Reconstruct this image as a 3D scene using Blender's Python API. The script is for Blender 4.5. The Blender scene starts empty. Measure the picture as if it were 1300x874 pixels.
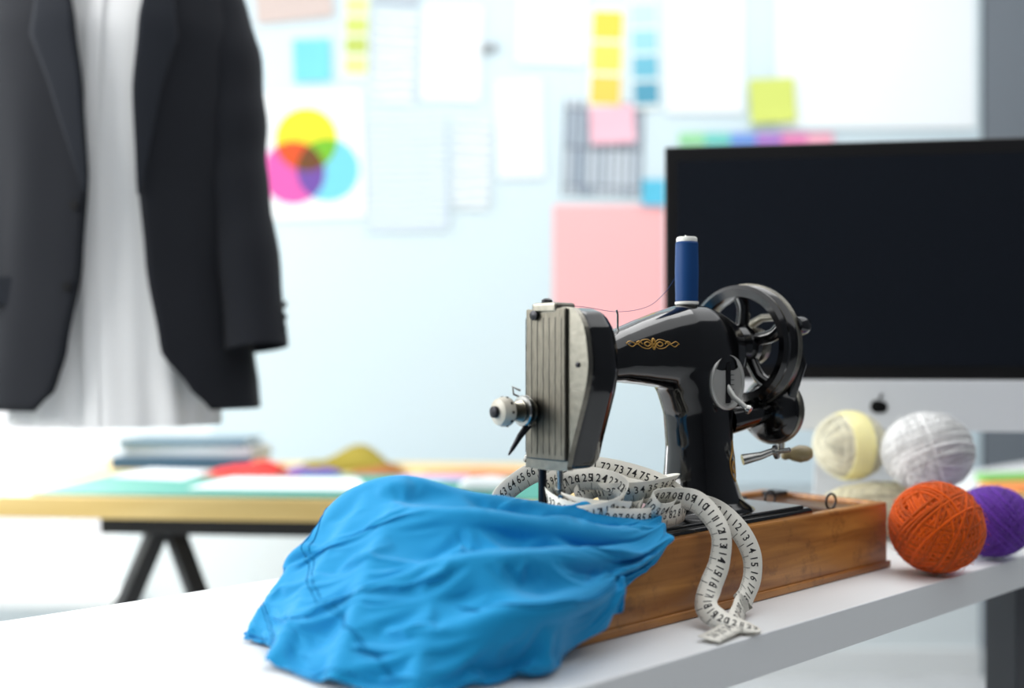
import bpy, bmesh, math, random, time
from mathutils import Vector, Matrix, Euler, noise
from mathutils.bvhtree import BVHTree
random.seed(4)
sc = bpy.context.scene
sc.view_settings.view_transform = 'Standard'

def lin(c):
    r = []
    for v in c:
        v = min(255.0, v)/255.0
        r.append(v/12.92 if v <= 0.04045 else ((v+0.055)/1.055)**2.4)
    return (r[0], r[1], r[2], 1.0)

def mat(name, col, rough=0.5, metal=0.0, spec=0.5, bump=0.0, bscale=60.0, var=0.0, coat=0.0, sheen=0.0, stretch=None):
    m = bpy.data.materials.new(name); m.use_nodes = True
    nt = m.node_tree; b = nt.nodes['Principled BSDF']
    c = lin(col)
    b.inputs['Base Color'].default_value = c
    b.inputs['Roughness'].default_value = rough
    b.inputs['Metallic'].default_value = metal
    b.inputs['Specular IOR Level'].default_value = spec
    b.inputs['Coat Weight'].default_value = coat
    b.inputs['Coat Roughness'].default_value = 0.08
    b.inputs['Sheen Weight'].default_value = sheen
    tc = nt.nodes.new('ShaderNodeTexCoord')
    nz = nt.nodes.new('ShaderNodeTexNoise'); nz.inputs['Scale'].default_value = bscale; nz.inputs['Detail'].default_value = 4
    if stretch:
        mp = nt.nodes.new('ShaderNodeMapping'); mp.inputs['Scale'].default_value = stretch
        nt.links.new(tc.outputs['Object'], mp.inputs['Vector']); nt.links.new(mp.outputs['Vector'], nz.inputs['Vector'])
    else:
        nt.links.new(tc.outputs['Object'], nz.inputs['Vector'])
    if var > 0:
        rp = nt.nodes.new('ShaderNodeMapRange')
        rp.inputs['From Min'].default_value=.3; rp.inputs['From Max'].default_value=.7
        rp.inputs['To Min'].default_value = 1-var; rp.inputs['To Max'].default_value = 1+var
        nt.links.new(nz.outputs['Fac'], rp.inputs['Value'])
        mx = nt.nodes.new('ShaderNodeVectorMath'); mx.operation = 'SCALE'
        mx.inputs[0].default_value = c[:3]
        nt.links.new(rp.outputs['Result'], mx.inputs['Scale'])
        nt.links.new(mx.outputs['Vector'], b.inputs['Base Color'])
    if bump > 0:
        bp = nt.nodes.new('ShaderNodeBump'); bp.inputs['Strength'].default_value = bump; bp.inputs['Distance'].default_value = 0.002
        nt.links.new(nz.outputs['Fac'], bp.inputs['Height'])
        nt.links.new(bp.outputs['Normal'], b.inputs['Normal'])
    return m

def link(ob, parent=None):
    sc.collection.objects.link(ob)
    if parent: ob.parent = parent
    return ob

def empty(name, loc=(0,0,0), rz=0.0):
    e = bpy.data.objects.new(name, None); e.empty_display_size = 0.05
    e.location = loc; e.rotation_euler = (0,0,rz)
    sc.collection.objects.link(e); return e

def mesh(name, verts, faces, m=None, parent=None, smooth=False, recalc=True):
    me = bpy.data.meshes.new(name); me.from_pydata([tuple(v) for v in verts], [], faces)
    if recalc:
        bm = bmesh.new(); bm.from_mesh(me); bmesh.ops.recalc_face_normals(bm, faces=bm.faces); bm.to_mesh(me); bm.free()
    if m: me.materials.append(m)
    if smooth:
        for p in me.polygons: p.use_smooth = True
    ob = bpy.data.objects.new(name, me); return link(ob, parent)

def boxgeo(lo, hi):
    x0,y0,z0 = lo; x1,y1,z1 = hi
    v = [(x0,y0,z0),(x1,y0,z0),(x1,y1,z0),(x0,y1,z0),(x0,y0,z1),(x1,y0,z1),(x1,y1,z1),(x0,y1,z1)]
    f = [(0,3,2,1),(4,5,6,7),(0,1,5,4),(1,2,6,5),(2,3,7,6),(3,0,4,7)]
    return v, f

def box(name, lo, hi, m, parent=None, bev=0.0):
    v,f = boxgeo(lo,hi); ob = mesh(name, v, f, m, parent)
    if bev > 0:
        md = ob.modifiers.new('b','BEVEL'); md.width = bev; md.segments = 3; md.limit_method='ANGLE'
        for p in ob.data.polygons: p.use_smooth = True
        ob.modifiers.new('w','WEIGHTED_NORMAL')
    return ob

def boxes(name, lst, m, parent=None, bev=0.0):
    V=[];F=[]
    for lo,hi in lst:
        v,f = boxgeo(lo,hi); o=len(V); V+=v; F+=[tuple(i+o for i in q) for q in f]
    ob = mesh(name,V,F,m,parent)
    if bev>0:
        md = ob.modifiers.new('b','BEVEL'); md.width=bev; md.segments=2
    return ob

def frame_mat(origin, axis):
    z = Vector(axis).normalized()
    t = Vector((0,0,1)) if abs(z.z)<0.9 else Vector((1,0,0))
    x = t.cross(z).normalized(); y = z.cross(x)
    return Vector(origin), x, y, z

def lathegeo(prof, origin=(0,0,0), axis=(0,0,1), n=48):
    o,x,y,z = frame_mat(origin, axis)
    V=[];F=[]
    for r,h in prof:
        for i in range(n):
            a=2*math.pi*i/n
            V.append(o + x*(r*math.cos(a)) + y*(r*math.sin(a)) + z*h)
    for j in range(len(prof)-1):
        for i in range(n):
            k=(i+1)%n
            F.append((j*n+i, j*n+k, (j+1)*n+k, (j+1)*n+i))
    if prof[0]!=prof[-1]:
        F.append(tuple(range(n))); F.append(tuple((len(prof)-1)*n+i for i in range(n)))
    return V,F

def lathe(name, prof, m, parent=None, origin=(0,0,0), axis=(0,0,1), n=48):
    V,F = lathegeo(prof, origin, axis, n)
    ob = mesh(name, V, F, m, parent, smooth=True)
    md = ob.modifiers.new('e','EDGE_SPLIT'); md.split_angle = math.radians(40)
    return ob

def tubegeo(pts, rad, sides=8, closed=False):
    pts=[Vector(p) for p in pts]; n=len(pts); V=[];F=[]
    up=None
    for i,p in enumerate(pts):
        if closed: t=(pts[(i+1)%n]-pts[i-1])
        else: t=pts[min(i+1,n-1)]-pts[max(i-1,0)]
        t.normalize()
        if up is None:
            up = Vector((0,0,1)) if abs(t.z)<0.9 else Vector((1,0,0))
        up = (up - t*up.dot(t)).normalized()
        s=t.cross(up)
        r = rad[i] if isinstance(rad,(list,tuple)) else rad
        for k in range(sides):
            a=2*math.pi*k/sides
            V.append(p+up*(r*math.cos(a))+s*(r*math.sin(a)))
    m = n if closed else n-1
    for i in range(m):
        j=(i+1)%n
        for k in range(sides):
            l=(k+1)%sides
            F.append((i*sides+k,i*sides+l,j*sides+l,j*sides+k))
    if not closed:
        F.append(tuple(range(sides))[::-1]); F.append(tuple((n-1)*sides+k for k in range(sides)))
    return V,F

def tube(name, pts, rad, m, parent=None, sides=10, closed=False):
    V,F=tubegeo(pts,rad,sides,closed)
    ob=mesh(name,V,F,m,parent,smooth=True)
    md = ob.modifiers.new('e','EDGE_SPLIT'); md.split_angle = math.radians(50)
    return ob

def catmull(pts, n=12, closed=False):
    P=[Vector(p) for p in pts]; out=[]; L=len(P)
    rng = L if closed else L-1
    for i in range(rng):
        if closed: a,b,c,d=P[i-1],P[i],P[(i+1)%L],P[(i+2)%L]
        else: a,b,c,d=P[max(i-1,0)],P[i],P[i+1],P[min(i+2,L-1)]
        for k in range(n):
            t=k/n
            out.append(0.5*((2*b)+(c-a)*t+(2*a-5*b+4*c-d)*t*t+(3*b-a-3*c+d)*t**3))
    if not closed: out.append(P[-1])
    return out

def loftgeo(secs, cap=True):
    V=[];F=[];n=len(secs[0])
    for s in secs: V+=[Vector(p) for p in s]
    for j in range(len(secs)-1):
        for i in range(n):
            k=(i+1)%n
            F.append((j*n+i,j*n+k,(j+1)*n+k,(j+1)*n+i))
    if cap:
        F.append(tuple(range(n))); F.append(tuple((len(secs)-1)*n+i for i in range(n)))
    return V,F

def sell(a,b,e,n=40):
    out=[]
    for i in range(n):
        t=2*math.pi*i/n; c=math.cos(t); s=math.sin(t)
        out.append((a*math.copysign(abs(c)**(2/e),c), b*math.copysign(abs(s)**(2/e),s)))
    return out

def bake(ob, smooth=True):
    dg=bpy.context.evaluated_depsgraph_get()
    me=bpy.data.meshes.new_from_object(ob.evaluated_get(dg))
    ob.modifiers.clear(); ob.data=me
    for p in me.polygons: p.use_smooth=smooth
    return ob

def join_geo(parts):
    V=[];F=[]
    for v,f in parts:
        o=len(V); V+=list(v); F+=[tuple(i+o for i in q) for q in f]
    return V,F

A43=math.atan2(.682,.731)
# ------------------------------------------------------------------ blue shirt fabric (draped with the cloth solver over temporary forms)
M_blue=mat('blue_jersey',(12,142,198),.75,spec=.2,bump=.10,bscale=700,sheen=.15)
M_seam=mat('blue_stitching',(8,108,160),.8,spec=.1)
fab=empty('blue_shirt',(0,0,0))
rowsC=[
 [(-.28,1.28,.754),(-.25,1.29,.756),(-.205,1.28,.79),(-.105,1.25,.86),(-.02,1.23,.862),(.05,1.222,.856),(.11,1.215,.852),(.162,1.205,.850)],
 [(-.268,1.25,.764),(-.240,1.24,.795),(-.200,1.205,.876),(-.125,1.16,.9125),(-.041,1.15,.898),(.041,1.16,.876),(.105,1.18,.864),(.160,1.19,.850)],
 [(-.268,1.22,.760),(-.232,1.17,.790),(-.180,1.13,.845),(-.106,1.09,.883),(-.031,1.08,.880),(.039,1.09,.867),(.104,1.118,.857),(.163,1.178,.843)],
 [(-.265,1.17,.757),(-.216,1.11,.775),(-.154,1.06,.815),(-.085,1.03,.843),(-.022,1.02,.853),(.037,1.035,.8455),(.097,1.085,.8345),(.1515,1.162,.829)],
 [(-.255,1.13,.757),(-.1975,1.05,.765),(-.132,1.0,.785),(-.072,.98,.806),(-.0175,.98,.818),(.036,1.0,.818),(.088,1.068,.813),(.133,1.145,.813)],
 [(-.24,1.09,.756),(-.175,1.0,.757),(-.11,.95,.762),(-.06,.93,.764),(-.015,.935,.767),(.035,.97,.772),(.085,1.045,.780),(.1196,1.13,.786)]]
NS,NT=182,120
cols=[catmull(r,NS//7) for r in rowsC]; ns=len(cols[0])
full=[catmull([cols[j][i] for j in range(6)],NT//5) for i in range(ns)]; nt_=len(full[0])
V=[];F=[]
for i in range(ns):
    Lt=sum((full[i][j+1]-full[i][j]).length for j in range(nt_-1)); amp=max(.3,min(1,(Lt)/.26))
    for j in range(nt_):
        a=full[min(i+1,ns-1)][j]-full[max(i-1,0)][j]; b_=full[i][min(j+1,nt_-1)]-full[i][max(j-1,0)]
        n=a.cross(b_); n=-n if n.z<0 else n; n.normalize()
        s=i/(ns-1);t=j/(nt_-1)
        wv=noise.noise(Vector((s*2.0,t*2.0,5.5))); w3=.6+.8*abs(noise.noise(Vector((s*3,t*5,2.5))))*2
        q=full[i][j]+n*(.022+.0085*w3*math.sin((t+.34*(s-.6)**2+.06*wv)*42)+.0035*math.sin(s*38+t*14))*amp
        if q.z<.7555: q.z=.7555
        V.append(q)
for i in range(ns-1):
    for j in range(nt_-1):
        a=i*nt_+j;F.append((a,a+nt_,a+nt_+1,a+1))
cl=mesh('fabric',V,F,M_blue,fab,True,recalc=False)
rods=[
 ([(-.205,1.20,.84),(-.175,1.185,.880),(-.12,1.16,.900),(-.04,1.15,.884),(.05,1.163,.868),(.15,1.192,.846)],.009),
 ([(-.150,1.125,.855),(-.09,1.09,.878),(-.02,1.075,.877),(.06,1.10,.862),(.150,1.178,.842)],.007),
 ([(-.110,1.035,.818),(-.06,1.015,.843),(.0,1.015,.850),(.06,1.057,.843),(.135,1.155,.832)],.007),
 ([(-.06,.970,.792),(.0,.970,.810),(.05,1.005,.812),(.115,1.12,.814)],.007),
 ([(-.135,1.16,.892),(-.175,1.12,.840),(-.20,1.07,.790),(-.215,1.02,.757)],.008),
 ([(-.115,1.12,.880),(-.130,1.06,.838),(-.140,1.0,.793),(-.150,.96,.757)],.008),
 ([(-.185,1.18,.870),(-.225,1.15,.810),(-.255,1.12,.762)],.008),
 ([(-.07,1.02,.83),(-.075,.975,.79),(-.08,.94,.757)],.008)]
tmp=[]
for i,(p,r) in enumerate(rods):
    v,f=tubegeo(catmull(p,6),r,8); tmp.append(mesh('tmp_rod%d'%i,v,f,None,recalc=True))
tmp.append(box('tmp_case',(-.08,-.085,-.0895),(.55,.115,0.0),None)); tmp[-1].location=(.055,1.2,.84); tmp[-1].rotation_euler=(0,0,A43)
tmp.append(box('tmp_desk',(-.75,-.597,.705),(2.45,0,.75),None)); tmp[-1].location=(-.307,1.435,0); tmp[-1].rotation_euler=(0,0,A43)
bpy.context.view_layer.update()
for o in tmp:
    o.modifiers.new('c','COLLISION'); o.collision.thickness_outer=.002; o.collision.cloth_friction=40
vg=cl.vertex_groups.new(name='pin')
for i in range(ns):
    for j in range(nt_):
        if (i>=ns-3 and j<nt_*.5) or j<2: vg.add([i*nt_+j],1.0,'REPLACE')
cm=cl.modifiers.new('cloth','CLOTH'); s_=cm.settings
s_.quality=6; s_.mass=.3; s_.tension_stiffness=30; s_.compression_stiffness=30; s_.shear_stiffness=10; s_.bending_stiffness=.10
s_.tension_damping=10; s_.compression_damping=10; s_.bending_damping=1; s_.air_damping=2; s_.vertex_group_mass='pin'
cm.collision_settings.distance_min=.003; cm.collision_settings.use_self_collision=False; cm.collision_settings.collision_quality=3
cm.point_cache.frame_end=40
t0=time.time()
for f in range(1,22): sc.frame_set(f)
print('SIM',time.time()-t0)
bake(cl)
for o in tmp: bpy.data.objects.remove(o)
cl.vertex_groups.clear()
sc.frame_set(1)
md=cl.modifiers.new('sm','SMOOTH');md.iterations=2
bake(cl)
bm=bmesh.new(); bm.from_mesh(cl.data); bm.normal_update()
up=sum(1 for f in bm.faces if f.normal.z>0)
if up<len(bm.faces)/2: bmesh.ops.reverse_faces(bm,faces=bm.faces)
bm.to_mesh(cl.data); bm.free()
VV=[v.co.copy() for v in cl.data.vertices]; NNm=[v.normal.copy() for v in cl.data.vertices]
md=cl.modifiers.new('s','SOLIDIFY');md.thickness=.0014;md.offset=-1
md=cl.modifiers.new('sub','SUBSURF');md.levels=1;md.render_levels=1
sg=[]
def seam(pl,off=0):
    P=catmull([Vector((p[0]+off,p[1]+off,0)) for p in pl],14); out=[]
    for p in P:
        fi=max(0,min(ns-1.001,p.x*(ns-1))); fj=max(0,min(nt_-1.001,p.y*(nt_-1))); i=int(fi);j=int(fj);u=fi-i;v=fj-j
        c=VV[i*nt_+j]*(1-u)*(1-v)+VV[(i+1)*nt_+j]*u*(1-v)+VV[i*nt_+j+1]*(1-u)*v+VV[(i+1)*nt_+j+1]*u*v
        out.append(c+NNm[i*nt_+j]*.0002)
    sg.append(tubegeo(out,.0006,5))
for pl in ([(.30,.20),(.27,.35),(.26,.55),(.30,.78),(.34,.95)],[(.50,.75),(.65,.80),(.80,.74),(.97,.60)],[(.10,.25),(.13,.45),(.12,.7)]):
    seam(pl); seam(pl,.010)
Vs,Fs=join_geo(sg); mesh('stitching',Vs,Fs,M_seam,fab,True,recalc=False)

# ------------------------------------------------------------------ camera
cam = bpy.data.objects.new('camera', bpy.data.cameras.new('camera'))
sc.collection.objects.link(cam); sc.camera = cam
cam.location=(0,0,1.037); cam.rotation_euler=(math.radians(90),0,0)
cam.data.sensor_width=36; cam.data.lens=38.77; cam.data.shift_y=0.0138
cam.data.clip_start=0.02
cam.data.dof.use_dof=True; cam.data.dof.focus_distance=1.28; cam.data.dof.aperture_fstop=1.5

# ------------------------------------------------------------------ materials
M_wall = mat('wall_white',(230,238,240),0.8,bump=0.05,bscale=200)
M_grey = mat('wall_grey',(112,120,128),0.8,bump=0.05,bscale=200)
M_char = mat('wall_charcoal',(78,81,86),0.9,spec=.2,bump=0.05,bscale=200)
M_floor= mat('floor_pale',(205,208,210),0.5,var=0.05,bscale=8)
M_board= mat('whiteboard',(208,225,232),0.35,spec=0.3)
M_frame= mat('window_frame',(235,238,238),0.5)
M_desk = mat('desk_white',(232,234,235),0.4,spec=0.35)
M_black= mat('black_enamel',(6,6,8),0.13,spec=0.6,coat=0.3,bump=0.02,bscale=40)
M_chrome=mat('chrome',(175,175,172),0.24,metal=1.0,bump=0.05,bscale=150)
M_nick = mat('worn_nickel',(112,108,98),0.40,metal=1.0,bump=0.25,bscale=60,var=0.22,stretch=(14,14,1.2))
M_nick2= mat('plated_rim',(134,131,121),0.32,metal=1.0,bump=0.1,bscale=120,var=0.12)
M_disc = mat('satin_plate',(186,186,182),0.45,metal=.55,bump=0.05,bscale=120)
M_dark = mat('dark_steel',(50,50,53),0.35,metal=0.9)
M_gold = mat('gold_decal',(176,134,60),0.4,metal=0.4)
M_suit = mat('suit_wool',(30,32,37),0.9,spec=0.1,bump=0.3,bscale=400,sheen=0.08)
M_lap  = mat('suit_wool_lapel',(34,37,43),0.9,spec=0.1,bump=0.3,bscale=400,sheen=0.08)
M_shirt= mat('white_cotton',(242,243,243),0.85,spec=0.1,bump=0.1,bscale=90)
M_pole = mat('painted_steel_white',(225,228,230),0.4)
M_glass= mat('screen_glass',(19,23,30),0.2,spec=0.35)
M_alu  = mat('aluminium',(216,219,223),0.4,metal=0.1)
M_blk  = mat('black_plastic',(14,14,16),0.4,spec=.3)

def wood(name,c1,c2,scale=1.0,rough=0.35,coat=0.4,scuff=0.0):
    m=mat(name,c1,rough,coat=coat); nt=m.node_tree; b=nt.nodes['Principled BSDF']
    tc=nt.nodes.new('ShaderNodeTexCoord'); mp=nt.nodes.new('ShaderNodeMapping')
    mp.inputs['Scale'].default_value=(3*scale,40*scale,40*scale)
    nz=nt.nodes.new('ShaderNodeTexNoise'); nz.inputs['Scale'].default_value=1.6; nz.inputs['Detail'].default_value=8; nz.inputs['Distortion'].default_value=0.6
    cr=nt.nodes.new('ShaderNodeValToRGB'); cr.color_ramp.elements[0].position=0.3; cr.color_ramp.elements[1].position=0.7
    cr.color_ramp.elements[0].color=lin(c1); cr.color_ramp.elements[1].color=lin(c2)
    nt.links.new(tc.outputs['Object'],mp.inputs['Vector']); nt.links.new(mp.outputs['Vector'],nz.inputs['Vector'])
    nt.links.new(nz.outputs['Fac'],cr.inputs['Fac'])
    src=cr.outputs['Color']
    if scuff>0:
        n2=nt.nodes.new('ShaderNodeTexNoise'); n2.inputs['Scale'].default_value=26; n2.inputs['Detail'].default_value=10; n2.inputs['Roughness'].default_value=.75
        nt.links.new(tc.outputs['Object'],n2.inputs['Vector'])
        r2=nt.nodes.new('ShaderNodeValToRGB'); r2.color_ramp.elements[0].position=.54; r2.color_ramp.elements[1].position=.68
        r2.color_ramp.elements[0].color=(0,0,0,1); r2.color_ramp.elements[1].color=(scuff,scuff,scuff,1)
        nt.links.new(n2.outputs['Fac'],r2.inputs['Fac'])
        mx=nt.nodes.new('ShaderNodeMix'); mx.data_type='RGBA'; mx.blend_type='MIX'
        nt.links.new(r2.outputs['Color'],mx.inputs[0]); nt.links.new(src,mx.inputs[6]); mx.inputs[7].default_value=lin((84,48,22))
        src=mx.outputs[2]
    nt.links.new(src,b.inputs['Base Color'])
    bp=nt.nodes.new('ShaderNodeBump'); bp.inputs['Strength'].default_value=0.08; bp.inputs['Distance'].default_value=0.002
    nt.links.new(nz.outputs['Fac'],bp.inputs['Height']); nt.links.new(bp.outputs['Normal'],b.inputs['Normal'])
    return m
M_case = wood('honey_wood',(134,80,32),(190,130,62),coat=.2,rough=.4,scuff=.6)
M_casein=wood('dark_wood',(64,40,24),(92,62,38),coat=0)
M_birch= wood('birch_ply',(214,182,108),(232,204,136),0.5,0.5,0.1)

# ------------------------------------------------------------------ room
box('floor',(-2.4,-1.2,-0.05),(3.0,3.7,0.0),M_floor)
boxes('wall_back',[((-1.285,3.6,0),(1.53,3.7,2.8)),((-2.4,3.6,0),(-1.285,3.7,0.30)),((-2.4,3.6,2.55),(-1.285,3.7,2.8)),((-2.4,3.6,0.30),(-2.25,3.7,2.55))],M_wall)
box('wall_back_grey',(1.53,3.57,0),(3.0,3.7,2.8),M_grey)
box('wall_left',(-2.5,-1.2,0),(-2.4,3.7,2.8),M_wall)
box('added_dark_wall_right',(3.0,-1.2,0),(3.1,3.7,2.8),M_char)  # unseen dark wall, added so the enamel reflects black
box('added_dark_wall_front',(-2.4,-1.3,0),(3.0,-1.2,2.8),M_char)  # added out of view behind the camera, dark to quiet screen reflections
win=empty('window_1',(-1.77,3.65,0))
boxes('frame',[((-.48,-.03,.30),(-.42,.03,2.55)),((.425,-.03,.30),(.485,.03,2.55)),((-.42,-.03,.30),(.425,.03,.36)),((-.42,-.03,2.49),(.425,.03,2.55)),((.265,-.025,.36),(.31,.025,2.49)),((-.42,-.02,1.62),(.425,.02,1.66))],M_frame,win,0.004)
box('sill',(-.55,-.22,.26),(.56,.0,.30),M_frame,win,0.005)
box('baseboard_back',(-2.4,3.585,0),(1.53,3.6,.09),M_frame)
box('whiteboard',(-.98,3.575,.62),(1.522,3.6,2.65),M_board,None,0.004)

def sheet(name,x0,x1,z0,z1,col,rot=0,y=3.572,m=None,curl=0.004):
    cx,cz=(x0+x1)/2,(z0+z1)/2; w,h=(x1-x0)/2,(z1-z0)/2
    V=[];F=[];n=8
    for j in range(n+1):
        for i in range(n+1):
            u=-1+2*i/n; v=-1+2*j/n
            V.append((u*w,-curl*(max(0,-v)**2)-0.0008-curl*0.3*u*u,v*h))
    for j in range(n):
        for i in range(n):
            a=j*(n+1)+i; F.append((a,a+1,a+n+2,a+n+1))
    ob=mesh(name,V,F,m or mat(name+'_paper',col,0.8,spec=0.1),None,True)
    ob.location=(cx,y,cz); ob.rotation_euler=(0,math.radians(rot),0)
    return ob
def sketch_mat(name,base,ink,scale):
    m=mat(name,base,.8,spec=.1); nt=m.node_tree; b=nt.nodes['Principled BSDF']
    tc=nt.nodes.new('ShaderNodeTexCoord'); wv=nt.nodes.new('ShaderNodeTexWave'); wv.wave_type='BANDS'; wv.bands_direction='Z'
    wv.inputs['Scale'].default_value=scale; wv.inputs['Distortion'].default_value=4; wv.inputs['Detail'].default_value=2
    cr=nt.nodes.new('ShaderNodeValToRGB'); cr.color_ramp.elements[0].position=.72; cr.color_ramp.elements[1].position=.86
    cr.color_ramp.elements[0].color=lin(base); cr.color_ramp.elements[1].color=lin(ink)
    nt.links.new(tc.outputs['Object'],wv.inputs['Vector']); nt.links.new(wv.outputs['Fac'],cr.inputs['Fac']); nt.links.new(cr.outputs['Color'],b.inputs['Base Color'])
    return m
S1=sketch_mat('sketch_print_a',(226,234,238),(170,184,196),9)
S2=sketch_mat('sketch_print_b',(214,226,236),(176,192,208),14)
sheet('sticky_note',-.707,-.586,1.932,2.071,(124,208,220),-2)
def swatches(name,x0,x1,ztop,cols,h,rot=0):
    e=empty(name,((x0+x1)/2,3.57,ztop-h*len(cols)/2)); w=(x1-x0)/2; H=h*len(cols)/2
    box('card',(-w-.006,-.0015,-H-.006),(w+.006,0,H+.006),mat(name+'_card',(236,242,238),0.8),e)
    for i,c in enumerate(cols):
        box('chip_%d'%(i+1),(-w,-.0025,H-h*(i+1)+.008),(w,-.0016,H-h*i-.004),mat(name+'_c%d'%i,c,0.7),e)
    e.rotation_euler=(0,math.radians(rot),0)
swatches('color_swatch_strip',-.54,-.468,2.21,[(222,226,150),(200,212,110),(184,200,96),(214,220,140)],.065,1)
swatches('color_swatch_strip',.257,.355,2.165,[(246,208,76),(244,214,96),(240,200,86)],.105,2)
swatches('color_swatch_strip',.390,.470,2.19,[(190,226,234),(152,208,222),(106,180,202),(80,152,178)],.085,-2)
sheet('pink_sticky_note',.252,.396,1.731,1.852,(242,190,204),-3,3.562)
sheet('pink_paper_sheet',.134,.492,1.125,1.533,(248,184,186),0,3.574)
sheet('green_sticky_note',.766,.913,1.796,1.94,(208,220,116),-3,3.556)
sheet('blue_sticky_note',.42,.495,1.53,1.615,(96,190,220),0,3.566)
sheet('paper_sheet',-.29,-.10,1.87,2.18,(238,243,245),2)
sheet('sketch_sheet',-.47,-.21,1.45,1.82,None,-1,3.572,S2)
sheet('sketch_sheet',-.45,-.31,1.86,2.16,None,3,3.572,S1)
sheet('paper_sheet',.02,.24,1.99,2.3,(238,243,246),2)
sheet('paper_sheet',.50,.75,1.83,2.23,(238,244,247),0)
sheet('paper_sheet',.856,1.50,1.78,2.6,(240,247,250),0)
sheet('paper_sheet',-.05,.10,1.62,1.94,(232,240,245),-2)
sheet('sketch_sheet',-.19,-.07,1.52,1.80,None,2,3.572,S1)
sheet('photo_print',-.44,-.30,2.18,2.34,(186,196,206),4)
ms=mat('building_print',(150,160,170),0.6); nt=ms.node_tree; b=nt.nodes['Principled BSDF']
tc=nt.nodes.new('ShaderNodeTexCoord'); bk=nt.nodes.new('ShaderNodeTexBrick')
bk.inputs['Color1'].default_value=lin((200,210,218)); bk.inputs['Color2'].default_value=lin((150,165,180)); bk.inputs['Mortar'].default_value=lin((84,92,106))
bk.inputs['Scale'].default_value=40; bk.offset=0; bk.inputs['Brick Width'].default_value=1.0; bk.inputs['Row Height'].default_value=5.0; bk.inputs['Mortar Size'].default_value=.14
mp=nt.nodes.new('ShaderNodeMapping'); mp.inputs['Rotation'].default_value=(math.radians(90),0,0)
nt.links.new(tc.outputs['Object'],mp.inputs['Vector']); nt.links.new(mp.outputs['Vector'],bk.inputs['Vector']); nt.links.new(bk.outputs['Color'],b.inputs['Base Color'])
sheet('architecture_photo',.167,.424,1.562,1.87,None,2,3.573,ms)
sheet('landscape_photo',-.835,-.585,2.13,2.32,(206,190,184),-6)
e=empty('rainbow_color_card',(.79,3.565,1.745))
for i,c in enumerate([(150,214,160),(110,200,190),(110,150,220),(170,120,200),(226,130,180),(240,170,190)]):
    box('stripe_%d'%(i+1),(-.25+i*.083,-.002,-.02),(-.25+(i+1)*.083,0,.02),mat('rainbow_%d'%i,c,.7),e)
box('binder_clip',(-.10,3.555,2.03),(-.05,3.572,2.055),mat('clip_grey',(150,156,160),.5),None,.003)
mc=mat('color_wheel_print',(238,243,245),0.7); nt=mc.node_tree; b=nt.nodes['Principled BSDF']
tc=nt.nodes.new('ShaderNodeTexCoord')
prev=None
for (cx,cz,col) in [(-.024,.052,(252,230,40)),(-.070,-.055,(240,92,176)),(.042,-.050,(122,212,238))]:
    d=nt.nodes.new('ShaderNodeVectorMath'); d.operation='DISTANCE'; d.inputs[1].default_value=(cx,0,cz)
    sx=nt.nodes.new('ShaderNodeVectorMath'); sx.operation='MULTIPLY'; sx.inputs[1].default_value=(1,0,1)
    nt.links.new(tc.outputs['Object'],sx.inputs[0]); nt.links.new(sx.outputs['Vector'],d.inputs[0])
    lt=nt.nodes.new('ShaderNodeMath'); lt.operation='LESS_THAN'; lt.inputs[1].default_value=.103; nt.links.new(d.outputs['Value'],lt.inputs[0])
    mx=nt.nodes.new('ShaderNodeMix'); mx.data_type='RGBA'; mx.blend_type='MULTIPLY'
    nt.links.new(lt.outputs[0],mx.inputs[0]); mx.inputs[7].default_value=lin(col)
    if prev: nt.links.new(prev,mx.inputs[6])
    else: mx.inputs[6].default_value=lin((238,243,245))
    prev=mx.outputs[2]
nt.links.new(prev,b.inputs['Base Color'])
sheet('color_wheel_poster',-.80,-.48,1.49,1.90,None,-2,3.572,mc,0.003)

# ------------------------------------------------------------------ cutting table (rear)
tab=empty('cutting_table',(-.515,2.24,0),math.radians(-5.6))
box('table_top',(-.735,0,.705),(.735,.82,.75),M_birch,tab,.004)
M_tr=mat('black_trestle',(20,21,24),.5)
for k,(xx,yy,x0_,x1_) in enumerate(((-.245,.12,-.38,.10),(.50,.12,.36,.66),(.30,.64,.16,.46))):
    box('trestle_beam_%d'%(k+1),(x0_,yy-.03,.660),(x1_,yy+.03,.7045),M_tr,tab,.003)
    for i,(a,bx) in enumerate(((-.012,-.30),(.012,.26))):
        tube('leg_%d'%(k*2+i+1),[(xx+a,yy,.68),(xx+a+bx,yy,.0)],.026,M_tr,tab,4)
mat_g=mat('green_mat',(62,152,136),.6,bump=.05)
o=box('cutting_mat',(-.50,.02,.751),(.60,.45,.754),mat_g,None,.001); o.location=(-.515,2.24,0); o.rotation_euler=(0,0,math.radians(-5.6))
def book(name,c,w,d,h,z,rz,col):
    e=empty(name,(c[0],c[1],z),rz)
    cm=mat(name+'_cover',col,.5)
    box('cover_bottom',(-w/2,-d/2,0),(w/2,d/2,.004),cm,e,.001); box('cover_top',(-w/2,-d/2,h-.004),(w/2,d/2,h),cm,e,.001)
    box('spine',(-w/2,-d/2-.002,0),(w/2,-d/2+.003,h),cm,e,.001)
    box('pages',(-w/2+.004,-d/2+.004,.004),(w/2-.006,d/2-.005,h-.004),mat(name+'_pages',(228,224,212),.8),e)
book('book',(-.845,2.93),.37,.19,.032,.7505,-.06,(50,88,118))
book('book',(-.83,2.94),.34,.18,.022,.783,-.1,(190,200,206))
book('book',(-.85,2.935),.33,.17,.020,.8055,-.04,(96,124,140))
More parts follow.
